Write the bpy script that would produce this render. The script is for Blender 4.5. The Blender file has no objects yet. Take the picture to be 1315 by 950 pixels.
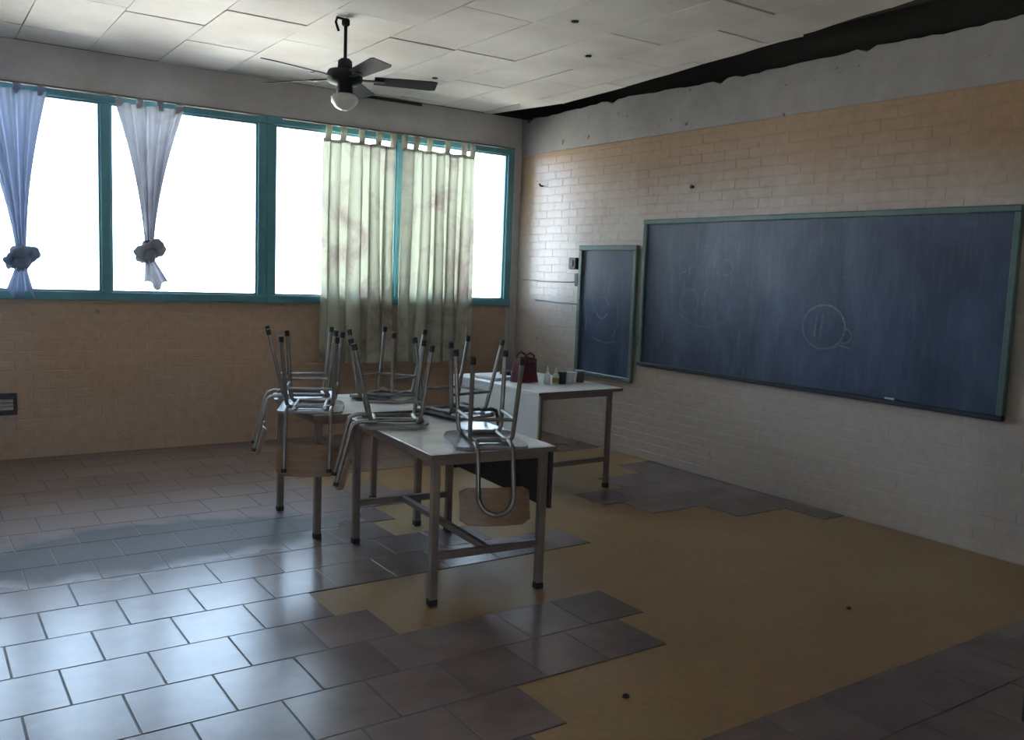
import bpy, math, random
from mathutils import Vector, Matrix
random.seed(7)
D = bpy.data
SC = bpy.context.scene
COL = SC.collection
R = math.radians

# ------------------------------------------------------------------ camera
YAW, PITCH, ROLL = R(34.43467), R(-6.13879), R(2.17904)
CAM = Vector((-5.35559, -7.78495, 1.575))
F_PX = 1141.92
fw = Vector((math.sin(YAW)*math.cos(PITCH), math.cos(YAW)*math.cos(PITCH), math.sin(PITCH)))
rt0 = Vector((math.cos(YAW), -math.sin(YAW), 0))
up0 = rt0.cross(fw)
rt = rt0*math.cos(ROLL) + up0*math.sin(ROLL)
upv = -rt0*math.sin(ROLL) + up0*math.cos(ROLL)
cd = D.cameras.new('camera'); cam = D.objects.new('camera', cd); COL.objects.link(cam)
cd.sensor_fit = 'HORIZONTAL'; cd.sensor_width = 36; cd.lens = F_PX/1315*36
cd.clip_start = 0.05; cd.clip_end = 300
M3 = Matrix((rt, upv, -fw)).transposed()
cam.matrix_world = Matrix.Translation(CAM) @ M3.to_4x4()
SC.camera = cam

def project(P):
    d = Vector(P) - CAM
    z = d.dot(fw)
    if z < .05: return None
    return (657.5 + F_PX*d.dot(rt)/z, 475 - F_PX*d.dot(upv)/z, z)

# ------------------------------------------------------------------ light
W = D.worlds.new('world'); SC.world = W; W.use_nodes = True
bgn = W.node_tree.nodes['Background']
bgn.inputs[0].default_value = (0.56, 0.75, 1.0, 1)
bgn.inputs[1].default_value = 8.0
sd = D.lights.new('sun', 'SUN'); sd.energy = 60; sd.angle = R(.6); sd.color = (1, .95, .88)   # grazes along the facade: lights the ground outside, never falls in
sun = D.objects.new('sun', sd); COL.objects.link(sun); sun.rotation_euler = (R(3), R(-30), 0)
SC.view_settings.view_transform = 'Standard'
SC.view_settings.look = 'None'
SC.view_settings.exposure = 0.75
SC.view_settings.gamma = 1
SC.view_settings.use_curve_mapping = False

WIN_Z0, WIN_Z1 = 1.24, 2.87
UNITS = [(-2.705, -0.10), (-5.31, -2.705)]
ld = D.lights.new('added_door_portal', 'AREA'); ld.shape = 'RECTANGLE'; ld.size = .85; ld.size_y = 2.05; ld.cycles.is_portal = True  # guides sky light through the doorway added as fill
lo = D.objects.new('added_door_portal', ld); COL.objects.link(lo); lo.location = (-6.325, -9.12, 1.02); lo.rotation_euler = (R(90), 0, 0)
for i, (a, b) in enumerate(UNITS):          # portals in the window openings: they only guide the sky light
    ld = D.lights.new('window_portal', 'AREA'); ld.shape = 'RECTANGLE'
    ld.size = b-a; ld.size_y = WIN_Z1-WIN_Z0; ld.cycles.is_portal = True
    lo = D.objects.new('window_portal', ld); COL.objects.link(lo)
    lo.location = ((a+b)/2, .17, (WIN_Z0+WIN_Z1)/2)
    lo.rotation_euler = (R(-90), 0, 0)

# ------------------------------------------------------------------ materials
def new_mat(name):
    m = D.materials.new(name); m.use_nodes = True
    nt = m.node_tree
    return m, nt, nt.nodes['Principled BSDF']

def N(nt, t, **kw):
    n = nt.nodes.new(t)
    for k, v in kw.items():
        if k.startswith('i_'):
            n.inputs[k[2:].replace('_', ' ')].default_value = v
        else:
            setattr(n, k, v)
    return n

def L(nt, a, b): nt.links.new(a, b)

def ramp(nt, fac, stops):
    r = N(nt, 'ShaderNodeValToRGB')
    e = r.color_ramp.elements
    while len(e) < len(stops): e.new(.5)
    for x, (p, c) in zip(e, stops):
        x.position = p; x.color = (*c, 1) if len(c) == 3 else c
    L(nt, fac, r.inputs[0])
    return r

def noise(nt, scale, detail=4, rough=.55, vec=None, dist=0):
    n = N(nt, 'ShaderNodeTexNoise')
    n.inputs['Scale'].default_value = scale; n.inputs['Detail'].default_value = detail
    n.inputs['Roughness'].default_value = rough; n.inputs['Distortion'].default_value = dist
    if vec is not None: L(nt, vec, n.inputs['Vector'])
    return n

def mix(nt, fac, a, b, blend='MIX'):
    m = N(nt, 'ShaderNodeMix', data_type='RGBA', blend_type=blend)
    for sock, v in ((m.inputs[0], fac), (m.inputs[6], a), (m.inputs[7], b)):
        if hasattr(v, 'links'): L(nt, v, sock)
        elif isinstance(v, (int, float)): sock.default_value = v
        else: sock.default_value = (*v, 1)
    return m.outputs[2]

def simple(name, col, rough=.5, metal=0, var=.12, scale=8, bump=0, spec=.5, world=False):
    m, nt, p = new_mat(name)
    vec = N(nt, 'ShaderNodeNewGeometry').outputs['Position'] if world else N(nt, 'ShaderNodeTexCoord').outputs['Object']
    n = noise(nt, scale, vec=vec)
    c0 = tuple(c*(1-var) for c in col); c1 = tuple(min(1, c*(1+var)) for c in col)
    r = ramp(nt, n.outputs['Fac'], [(.3, c0), (.7, c1)])
    L(nt, r.outputs[0], p.inputs['Base Color'])
    p.inputs['Roughness'].default_value = rough; p.inputs['Metallic'].default_value = metal
    p.inputs['Specular IOR Level'].default_value = spec
    if bump:
        b = N(nt, 'ShaderNodeBump'); b.inputs['Strength'].default_value = bump; b.inputs['Distance'].default_value = .01
        n2 = noise(nt, scale*6, vec=vec); L(nt, n2.outputs['Fac'], b.inputs['Height']); L(nt, b.outputs[0], p.inputs['Normal'])
    return m

MT = {}
def wall_paint(name, ochre, pale, fade=True):
    """ochre paint over brick, worn to a pale whitewash on the lower wall"""
    m, nt, p = new_mat(name)
    pos = N(nt, 'ShaderNodeNewGeometry').outputs['Position']
    big = noise(nt, 1.1, 5, .6, pos)
    fine = noise(nt, 14, 5, .65, pos)
    col_o = ramp(nt, fine.outputs['Fac'], [(.25, tuple(c*.86 for c in ochre)), (.75, tuple(c*1.1 for c in ochre))]).outputs[0]
    col_p = ramp(nt, fine.outputs['Fac'], [(.25, tuple(c*.86 for c in pale)), (.75, tuple(min(1, c*1.08) for c in pale))]).outputs[0]
    if fade:
        sep = N(nt, 'ShaderNodeSeparateXYZ'); L(nt, pos, sep.inputs[0])
        z2 = N(nt, 'ShaderNodeMath', operation='MULTIPLY_ADD'); L(nt, big.outputs['Fac'], z2.inputs[0])
        z2.inputs[1].default_value = .9; L(nt, sep.outputs['Z'], z2.inputs[2])
        mr = N(nt, 'ShaderNodeMapRange'); L(nt, z2.outputs[0], mr.inputs['Value'])
        mr.inputs['From Min'].default_value = 2.35; mr.inputs['From Max'].default_value = 2.95
        col = mix(nt, mr.outputs[0], col_p, col_o)
    else:
        r = ramp(nt, big.outputs['Fac'], [(.35, (0, 0, 0)), (.75, (.5, .5, .5))])
        col = mix(nt, r.outputs[0], col_o, col_p)
    # small dark chips
    sp = noise(nt, 9, 2, .5, pos)
    rs = ramp(nt, sp.outputs['Fac'], [(.73, (0, 0, 0)), (.77, (.55, .55, .55))])
    col = mix(nt, rs.outputs[0], col, (.16, .11, .08))
    L(nt, col, p.inputs['Base Color'])
    p.inputs['Roughness'].default_value = .35; p.inputs['Specular IOR Level'].default_value = .5
    b = N(nt, 'ShaderNodeBump'); b.inputs['Strength'].default_value = .22; b.inputs['Distance'].default_value = .004
    n2 = noise(nt, 45, 4, .6, pos); L(nt, n2.outputs['Fac'], b.inputs['Height']); L(nt, b.outputs[0], p.inputs['Normal'])
    return m
MT['wall_right'] = wall_paint('painted_brick_right', (.34, .22, .13), (.50, .44, .395))
MT['wall_back'] = wall_paint('painted_brick_back', (.46, .32, .22), (.52, .42, .34), False)

def concrete(name, col, specks=True):
    m, nt, p = new_mat(name)
    pos = N(nt, 'ShaderNodeNewGeometry').outputs['Position']
    n = noise(nt, 2.4, 6, .65, pos)
    r = ramp(nt, n.outputs['Fac'], [(.3, tuple(c*.8 for c in col)), (.7, tuple(min(1, c*1.12) for c in col))])
    c = r.outputs[0]
    if specks:
        sp = noise(nt, 12, 2, .4, pos)
        rs = ramp(nt, sp.outputs['Fac'], [(.70, (0, 0, 0)), (.75, (.8, .8, .8))])
        c = mix(nt, rs.outputs[0], c, (.06, .055, .05))
    L(nt, c, p.inputs['Base Color']); p.inputs['Roughness'].default_value = .75
    b = N(nt, 'ShaderNodeBump'); b.inputs['Strength'].default_value = .3; b.inputs['Distance'].default_value = .006
    n2 = noise(nt, 22, 5, .6, pos); L(nt, n2.outputs['Fac'], b.inputs['Height']); L(nt, b.outputs[0], p.inputs['Normal'])
    return m
MT['concrete'] = concrete('grey_painted_concrete', (.31, .295, .29))
MT['lintel'] = concrete('grey_painted_lintel', (.46, .45, .46), False)
MT['plaster'] = simple('plain_plaster', (.66, .58, .47), .7, world=True, scale=2)
MT['dark_wood_and_gap'] = simple('dark_timber_and_gap_shade', (.035, .025, .02), .8, world=True)  # roof timbers, also the dark of the ceiling gap strip
MT['dark_void'] = simple('dark_roof_boards', (.02, .016, .014), .9, world=True)

def tile_mat():
    m, nt, p = new_mat('glazed_clay_tile')
    pos = N(nt, 'ShaderNodeNewGeometry').outputs['Position']
    oi = N(nt, 'ShaderNodeObjectInfo')
    n = noise(nt, 3.5, 5, .6, pos)
    r = ramp(nt, n.outputs['Fac'], [(.3, (.150, .108, .104)), (.7, (.215, .165, .155))])
    v = N(nt, 'ShaderNodeMapRange'); L(nt, oi.outputs['Random'], v.inputs['Value'])
    v.inputs['To Min'].default_value = .86; v.inputs['To Max'].default_value = 1.12
    hs = N(nt, 'ShaderNodeHueSaturation'); L(nt, v.outputs[0], hs.inputs['Value']); L(nt, r.outputs[0], hs.inputs['Color'])
    # spilled dirt: a dull patch of dust with a shape of its own
    nz = noise(nt, 2.2, 3, .55, pos)
    sub = N(nt, 'ShaderNodeVectorMath', operation='MULTIPLY_ADD'); L(nt, nz.outputs['Color'], sub.inputs[0])
    sub.inputs[1].default_value = (.9, .5, 0); L(nt, pos, sub.inputs[2])
    def blob(c, s, lo, hi):
        mp = N(nt, 'ShaderNodeMapping', vector_type='POINT'); L(nt, sub.outputs[0], mp.inputs[0])
        mp.inputs['Location'].default_value = (-(c[0]+.45)/s[0], -(c[1]+.25)/s[1], 0)
        mp.inputs['Scale'].default_value = (1/s[0], 1/s[1], 0)
        g = N(nt, 'ShaderNodeTexGradient', gradient_type='SPHERICAL'); L(nt, mp.outputs[0], g.inputs[0])
        return ramp(nt, g.outputs['Fac'], [(lo, (0, 0, 0)), (hi, (1, 1, 1))]).outputs[0]
    d1 = blob((-4.25, -2.70), (1.25, .52), .05, .3)
    d2 = blob((-4.3, -.9), (4.2, 2.2), .02, .6)
    mx = N(nt, 'ShaderNodeMath', operation='MAXIMUM'); L(nt, d1, mx.inputs[0])
    h2 = N(nt, 'ShaderNodeMath', operation='MULTIPLY'); L(nt, d2, h2.inputs[0]); h2.inputs[1].default_value = .6
    L(nt, h2.outputs[0], mx.inputs[1])
    c = mix(nt, h2.outputs[0], hs.outputs[0], (.26, .205, .185))
    d1h = N(nt, 'ShaderNodeMath', operation='MULTIPLY'); L(nt, d1, d1h.inputs[0]); d1h.inputs[1].default_value = .75
    c = mix(nt, d1h.outputs[0], c, (.085, .095, .10))
    L(nt, c, p.inputs['Base Color'])
    ra = N(nt, 'ShaderNodeMath', operation='MULTIPLY_ADD'); L(nt, mx.outputs[0], ra.inputs[0]); ra.inputs[1].default_value = .22
    ra.inputs[2].default_value = .235
    L(nt, ra.outputs[0], p.inputs['Roughness'])
    sp = N(nt, 'ShaderNodeMapRange'); L(nt, d1, sp.inputs['Value']); sp.inputs['To Min'].default_value = .36; sp.inputs['To Max'].default_value = .10
    L(nt, sp.outputs[0], p.inputs['Specular IOR Level'])
    b = N(nt, 'ShaderNodeBump'); b.inputs['Strength'].default_value = .12; b.inputs['Distance'].default_value = .003
    n2 = noise(nt, 5, 3, .5, pos); L(nt, n2.outputs['Fac'], b.inputs['Height']); L(nt, b.outputs[0], p.inputs['Normal'])
    return m
MT['tile'] = tile_mat()
def grout():
    m, nt, p = new_mat('grout_filled_with_dust')
    pos = N(nt, 'ShaderNodeNewGeometry').outputs['Position']
    sep = N(nt, 'ShaderNodeSeparateXYZ'); L(nt, pos, sep.inputs[0])
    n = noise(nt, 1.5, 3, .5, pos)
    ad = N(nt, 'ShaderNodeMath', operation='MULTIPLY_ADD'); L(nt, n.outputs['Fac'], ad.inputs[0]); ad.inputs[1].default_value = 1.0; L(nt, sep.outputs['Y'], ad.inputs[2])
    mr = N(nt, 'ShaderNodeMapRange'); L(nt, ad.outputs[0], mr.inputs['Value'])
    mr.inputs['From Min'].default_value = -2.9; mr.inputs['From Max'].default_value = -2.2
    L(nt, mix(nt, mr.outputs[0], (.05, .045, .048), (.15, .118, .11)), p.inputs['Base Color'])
    p.inputs['Roughness'].default_value = .55
    return m
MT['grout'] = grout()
def screed():
    m, nt, p = new_mat('ochre_screed')
    pos = N(nt, 'ShaderNodeNewGeometry').outputs['Position']
    n = noise(nt, 1.6, 6, .6, pos)
    r = ramp(nt, n.outputs['Fac'], [(.25, (.25, .145, .055)), (.5, (.30, .19, .08)), (.75, (.33, .225, .105))])
    f = noise(nt, 30, 3, .6, pos)
    c = mix(nt, .25, r.outputs[0], ramp(nt, f.outputs['Fac'], [(.3, (.20, .125, .06)), (.7, (.38, .26, .13))]).outputs[0])
    L(nt, c, p.inputs['Base Color'])
    p.inputs['Roughness'].default_value = .42
    p.inputs['Specular IOR Level'].default_value = .4
    b = N(nt, 'ShaderNodeBump'); b.inputs['Strength'].default_value = .25; b.inputs['Distance'].default_value = .004
    L(nt, n.outputs['Fac'], b.inputs['Height']); L(nt, b.outputs[0], p.inputs['Normal'])
    return m
MT['screed'] = screed()
def ceil_mat():
    m, nt, p = new_mat('white_fibre_panel')
    pos = N(nt, 'ShaderNodeNewGeometry').outputs['Position']
    oi = N(nt, 'ShaderNodeObjectInfo')
    n = noise(nt, 1.3, 6, .6, pos)
    r = ramp(nt, n.outputs['Fac'], [(.3, (.54, .50, .455)), (.65, (.71, .69, .66))])
    v = N(nt, 'ShaderNodeMapRange'); L(nt, oi.outputs['Random'], v.inputs['Value'])
    v.inputs['To Min'].default_value = .93; v.inputs['To Max'].default_value = 1.04
    hs = N(nt, 'ShaderNodeHueSaturation'); L(nt, v.outputs[0], hs.inputs['Value']); L(nt, r.outputs[0], hs.inputs['Color'])
    L(nt, hs.outputs[0], p.inputs['Base Color']); p.inputs['Roughness'].default_value = .7
    return m
MT['ceil'] = ceil_mat()
MT['teal'] = simple('teal_enamel', (.085, .26, .31), .4, var=.1)
MT['board_frame'] = simple('grey_green_enamel', (.10, .17, .145), .42, var=.15)
MT['board_sill'] = simple('dark_board_ledge', (.02, .025, .035), .5)
def glass():
    m, nt, p = new_mat('dusty_window_glass')
    nt.nodes.remove(p)
    out = nt.nodes['Material Output']
    tr = N(nt, 'ShaderNodeBsdfTransparent'); tr.inputs[0].default_value = (.95, .97, .97, 1)
    gl = N(nt, 'ShaderNodeBsdfGlossy'); gl.inputs['Roughness'].default_value = .03
    fr = N(nt, 'ShaderNodeFresnel'); fr.inputs[0].default_value = 1.35
    mx = N(nt, 'ShaderNodeMixShader'); L(nt, fr.outputs[0], mx.inputs[0]); L(nt, tr.outputs[0], mx.inputs[1]); L(nt, gl.outputs[0], mx.inputs[2])
    df = N(nt, 'ShaderNodeBsdfTranslucent'); df.inputs[0].default_value = (.8, .82, .82, 1)
    pos = N(nt, 'ShaderNodeNewGeometry').outputs['Position']
    n = noise(nt, 3, 5, .6, pos)
    rr = N(nt, 'ShaderNodeMapRange'); L(nt, n.outputs['Fac'], rr.inputs['Value']); rr.inputs['To Min'].default_value = .0; rr.inputs['To Max'].default_value = .12
    m2 = N(nt, 'ShaderNodeMixShader'); L(nt, rr.outputs[0], m2.inputs[0]); L(nt, mx.outputs[0], m2.inputs[1]); L(nt, df.outputs[0], m2.inputs[2])
    L(nt, m2.outputs[0], out.inputs[0])
    return m
MT['glass'] = glass()
def cloth(name, col, stain, transl=.55, stains=True):
    m, nt, p = new_mat(name)
    nt.nodes.remove(p)
    out = nt.nodes['Material Output']
    tc = N(nt, 'ShaderNodeNewGeometry').outputs['Position']
    c = col
    n = noise(nt, 2.2, 6, .65, tc, .8)
    r = ramp(nt, n.outputs['Fac'], [(.48, (0, 0, 0)), (.66, (.8, .8, .8))])
    if not stains: r.color_ramp.elements[1].color = (.25, .25, .25, 1)
    cc = mix(nt, r.outputs[0], col, stain)
    df = N(nt, 'ShaderNodeBsdfDiffuse'); tl = N(nt, 'ShaderNodeBsdfTranslucent')
    L(nt, cc, df.inputs[0]); L(nt, cc, tl.inputs[0])
    mx = N(nt, 'ShaderNodeMixShader'); mx.inputs[0].default_value = transl
    L(nt, df.outputs[0], mx.inputs[1]); L(nt, tl.outputs[0], mx.inputs[2])
    L(nt, mx.outputs[0], out.inputs[0])
    return m
MT['curtain'] = cloth('pale_green_curtain_cloth', (.56, .58, .46), (.32, .24, .22), .21)
MT['curtain_blue'] = cloth('grey_blue_curtain_cloth', (.27, .33, .46), (.22, .26, .38), .17, False)
MT['curtain_grey'] = cloth('grey_white_curtain_cloth', (.40, .42, .47), (.28, .27, .31), .18)
MT['steel'] = simple('worn_chrome_tube', (.25, .23, .21), .40, .75, .2, 20)
MT['table_leg'] = simple('grey_brown_enamel_tube', (.165, .125, .10), .45, 0, .15, 10)
MT['rubber'] = simple('black_rubber_tip', (.02, .018, .018), .7)
def ply(name, c0, c1, rough=.45):
    m, nt, p = new_mat(name)
    tc = N(nt, 'ShaderNodeTexCoord').outputs['Object']
    mp = N(nt, 'ShaderNodeMapping'); L(nt, tc, mp.inputs[0]); mp.inputs['Scale'].default_value = (2, 18, 18)
    n = noise(nt, 3, 5, .6, mp.outputs[0], .6)
    r = ramp(nt, n.outputs['Fac'], [(.3, c0), (.7, c1)])
    L(nt, r.outputs[0], p.inputs['Base Color']); p.inputs['Roughness'].default_value = rough
    return m
MT['ply'] = ply('varnished_plywood', (.15, .085, .045), (.235, .14, .075))
MT['ply_grey'] = ply('worn_grey_seat_board', (.17, .155, .155), (.25, .235, .24), .35)
MT['laminate'] = simple('worn_white_laminate', (.60, .59, .57), .26, var=.15, scale=5)
MT['edge'] = simple('brown_table_edging', (.16, .115, .085), .5)
MT['desk_white'] = simple('white_desk_board', (.62, .63, .60), .4, var=.06, scale=4)
MT['panel_dark'] = simple('dark_brown_hardboard', (.035, .026, .022), .6)
MT['fan'] = simple('black_fan_enamel', (.014, .015, .021), .6, spec=.2)
MT['opal'] = simple('opal_glass_shade', (.62, .60, .58), .2, var=.04)
MT['maroon'] = simple('maroon_cloth', (.12, .02, .03), .7, var=.25)
MT['paper'] = simple('white_paper', (.70, .72, .76), .7, var=.04)
MT['white_plastic'] = simple('white_plastic', (.66, .68, .70), .35, var=.03)
MT['yellow'] = simple('mustard_label', (.35, .24, .05), .5)
MT['bottle_dark'] = simple('dark_green_plastic', (.02, .045, .045), .3)
MT['brown_jar'] = simple('brown_tin', (.07, .05, .05), .4)
MT['black_plastic'] = simple('black_plastic', (.025, .027, .03), .45)
MT['grey_metal'] = simple('brushed_grey_metal', (.38, .38, .40), .35, .7)
MT['wire'] = simple('grey_cable', (.25, .24, .24), .6)
MT['cab'] = simple('dark_brown_cabinet_wood', (.025, .018, .016), .5)
MT['dirt'] = simple('dark_clod', (.03, .02, .015), .9)
MT['ground'] = simple('pale_dry_ground', (.50, .47, .42), .9, var=.2, scale=.6, world=True)
MT['shrub'] = simple('dusty_leaves', (.42, .44, .36), .8, var=.2, scale=6)
def board_mat(name, dust):
    m, nt, p = new_mat(name)
    pos = N(nt, 'ShaderNodeNewGeometry').outputs['Position']
    mp = N(nt, 'ShaderNodeMapping'); L(nt, pos, mp.inputs[0]); mp.inputs['Scale'].default_value = (1, 1.6, .8)
    n = noise(nt, 1.7, 6, .65, mp.outputs[0], .5)
    r = ramp(nt, n.outputs['Fac'], [(.36, (0, 0, 0)), (.72, (dust, dust, dust))])
    c = mix(nt, r.outputs[0], (.018, .034, .078), (.10, .145, .24))
    mp2 = N(nt, 'ShaderNodeMapping'); L(nt, pos, mp2.inputs[0]); mp2.inputs['Scale'].default_value = (1, 9, 1.2)
    n2 = noise(nt, 3, 4, .6, mp2.outputs[0])
    r2 = ramp(nt, n2.outputs['Fac'], [(.5, (0, 0, 0)), (.75, (.18, .18, .18))])
    c = mix(nt, r2.outputs[0], c, (.16, .20, .28))
    L(nt, c, p.inputs['Base Color']); p.inputs['Roughness'].default_value = .40
    p.inputs['Specular IOR Level'].default_value = .5
    return m
MT['board'] = board_mat('blue_black_slate_board', .55)
def chalk(name, col, a):
    m, nt, p = new_mat(name)
    out = nt.nodes['Material Output']
    pos = N(nt, 'ShaderNodeNewGeometry').outputs['Position']
    n = noise(nt, 40, 4, .7, pos)
    rr = N(nt, 'ShaderNodeMapRange'); L(nt, n.outputs['Fac'], rr.inputs['Value'])
    rr.inputs['From Min'].default_value = .3; rr.inputs['From Max'].default_value = .7
    rr.inputs['To Min'].default_value = 0; rr.inputs['To Max'].default_value = a
    tr = N(nt, 'ShaderNodeBsdfTransparent'); mx = N(nt, 'ShaderNodeMixShader')
    p.inputs['Base Color'].default_value = (*col, 1); p.inputs['Roughness'].default_value = .9
    L(nt, rr.outputs[0], mx.inputs[0]); L(nt, tr.outputs[0], mx.inputs[1]); L(nt, p.outputs[0], mx.inputs[2])
    L(nt, mx.outputs[0], out.inputs[0])
    return m
MT['chalk'] = chalk('smudged_white_chalk', (.55, .60, .68), .42)
MT['chalk_pink'] = chalk('smudged_violet_chalk', (.46, .44, .62), .45)

# ------------------------------------------------------------------ mesh helpers
class MB:
    def __init__(s): s.v = []; s.f = []; s.sm = []; s.mi = []
    def add(s, vs, fs, smooth=False, mi=0):
        o = len(s.v); s.v += [tuple(v) for v in vs]
        for f in fs: s.f.append(tuple(o+i for i in f)); s.sm.append(smooth); s.mi.append(mi)
        return s
    def box(s, a, b, mi=0):
        x0, y0, z0 = a; x1, y1, z1 = b
        vs = [(x0,y0,z0),(x1,y0,z0),(x1,y1,z0),(x0,y1,z0),(x0,y0,z1),(x1,y0,z1),(x1,y1,z1),(x0,y1,z1)]
        return s.add(vs, [(0,3,2,1),(4,5,6,7),(0,1,5,4),(1,2,6,5),(2,3,7,6),(3,0,4,7)], mi=mi)
    def cbox(s, a, b, c, mi=0):
        """box with all edges chamfered by c"""
        vs = []; idx = {}
        lo, hi = a, b
        for sx in (0, 1):
            for sy in (0, 1):
                for sz in (0, 1):
                    base = [hi[0] if sx else lo[0], hi[1] if sy else lo[1], hi[2] if sz else lo[2]]
                    sg = (-1 if sx else 1, -1 if sy else 1, -1 if sz else 1)
                    for ax in range(3):
                        p = list(base)
                        for k in range(3):
                            if k != ax: p[k] += sg[k]*c
                        idx[(sx, sy, sz, ax)] = len(vs); vs.append(p)
        fs = []
        for sx in (0, 1):
            for sy in (0, 1):
                for sz in (0, 1):
                    fs.append((idx[(sx,sy,sz,0)], idx[(sx,sy,sz,1)], idx[(sx,sy,sz,2)]))
        for k in (0, 1):
            fs.append(tuple(idx[(k,a_,b_,0)] for a_, b_ in ((0,0),(1,0),(1,1),(0,1))))
            fs.append(tuple(idx[(a_,k,b_,1)] for a_, b_ in ((0,0),(1,0),(1,1),(0,1))))
            fs.append(tuple(idx[(a_,b_,k,2)] for a_, b_ in ((0,0),(1,0),(1,1),(0,1))))
        for i in (0, 1):
            for j in (0, 1):
                fs.append((idx[(0,i,j,1)], idx[(1,i,j,1)], idx[(1,i,j,2)], idx[(0,i,j,2)]))
                fs.append((idx[(i,0,j,0)], idx[(i,1,j,0)], idx[(i,1,j,2)], idx[(i,0,j,2)]))
                fs.append((idx[(i,j,0,0)], idx[(i,j,1,0)], idx[(i,j,1,1)], idx[(i,j,0,1)]))
        return s.add(vs, fs, mi=mi)
    def tube(s, pts, r, n=10, cap=True, mi=0, closed=False):
        pts = [Vector(p) for p in pts]
        rs = r if isinstance(r, (list, tuple)) else [r]*len(pts)
        m = len(pts); vs = []; prev = None
        for i, p in enumerate(pts):
            if closed: t = (pts[(i+1) % m]-pts[i-1]).normalized()
            else:
                t = (pts[min(i+1, m-1)]-pts[max(i-1, 0)]).normalized()
            if prev is None:
                u = t.orthogonal().normalized()
            else:
                u = (prev - t*prev.dot(t)).normalized()
            prev = u; w = t.cross(u)
            for k in range(n):
                a = 2*math.pi*k/n
                vs.append(p + (u*math.cos(a)+w*math.sin(a))*rs[i])
        fs = []
        for i in range(m if closed else m-1):
            j = (i+1) % m
            for k in range(n):
                k2 = (k+1) % n
                fs.append((i*n+k, i*n+k2, j*n+k2, j*n+k))
        s.add(vs, fs, True, mi)
        if cap and not closed:
            s.add(vs[:n], [tuple(range(n))[::-1]], False, mi); s.add(vs[-n:], [tuple(range(n))], False, mi)
        return s
    def lathe(s, prof, n=20, c=(0,0,0), mi=0):
        vs = []; fs = []
        for r, z in prof:
            for k in range(n):
                a = 2*math.pi*k/n
                vs.append((c[0]+r*math.cos(a), c[1]+r*math.sin(a), c[2]+z))
        for i in range(len(prof)-1):
            for k in range(n):
                k2 = (k+1) % n
                fs.append((i*n+k, i*n+k2, (i+1)*n+k2, (i+1)*n+k))
        s.add(vs, fs, True, mi)
        s.add(vs[:n], [tuple(range(n))[::-1]], mi=mi); s.add(vs[-n:], [tuple(range(n))], mi=mi)
        return s
    def grid(s, nu, nv, fn, smooth=True, mi=0):
        vs = [fn(i/(nu-1), j/(nv-1)) for j in range(nv) for i in range(nu)]
        fs = [(j*nu+i, j*nu+i+1, (j+1)*nu+i+1, (j+1)*nu+i) for j in range(nv-1) for i in range(nu-1)]
        return s.add(vs, fs, smooth, mi)
    def slab(s, nu, nv, fn, nrm, t, mi=0):
        """curved board: grid surface fn, thickened by t along nrm(u,v)"""
        A = [Vector(fn(i/(nu-1), j/(nv-1))) for j in range(nv) for i in range(nu)]
        B = [a + Vector(nrm)*t for a in A]
        k = len(A)
        q = [(j*nu+i, j*nu+i+1, (j+1)*nu+i+1, (j+1)*nu+i) for j in range(nv-1) for i in range(nu-1)]
        s.add(A+B, [f for f in q] + [tuple(k+i for i in f[::-1]) for f in q], True, mi)
        rim = [i for i in range(nu)] + [j*nu+nu-1 for j in range(1, nv)] + [(nv-1)*nu+i for i in range(nu-2, -1, -1)] + [j*nu for j in range(nv-2, 0, -1)]
        fs = []
        for a in range(len(rim)):
            b = rim[(a+1) % len(rim)]
            fs.append((rim[a], k+rim[a], k+b, b))
        s.add(A+B, fs, False, mi)
        return s
    def mesh(s, name, mats):
        me = D.meshes.new(name)
        me.from_pydata(s.v, [], s.f)
        me.polygons.foreach_set('use_smooth', s.sm)
        me.polygons.foreach_set('material_index', s.mi)
        for m in (mats if isinstance(mats, (list, tuple)) else [mats]): me.materials.append(MT[m])
        import bmesh
        bm = bmesh.new(); bm.from_mesh(me)
        bmesh.ops.recalc_face_normals(bm, faces=bm.faces); bm.to_mesh(me); bm.free()
        me.update()
        return me
    def build(s, name, mats, parent=None):
        o = D.objects.new(name, s.mesh(name, mats)); COL.objects.link(o)
        if parent: o.parent = parent
        return o

def tag(o, label=None, cat=None, group=None, kind=None):
    if label: o['label'] = label
    if cat: o['category'] = cat
    if group: o['group'] = group
    if kind: o['kind'] = kind
    return o
def thing(name, loc=(0,0,0), rot=(0,0,0), label=None, cat=None, group=None, kind=None):
    o = D.objects.new(name, None); COL.objects.link(o); o.location = loc; o.rotation_euler = rot
    o.empty_display_size = .1
    return tag(o, label, cat, group, kind)
def copy_tree(o, parent=None):
    c = o.copy(); COL.objects.link(c)
    if parent: c.parent = parent
    for ch in list(o.children): copy_tree(ch, c)
    return c

# ------------------------------------------------------------------ structure
XL, YB = -7.6, -8.9          # left wall, rear wall
ZC = 3.175                   # ceiling underside
ZR = 3.80                    # roof boards

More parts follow.
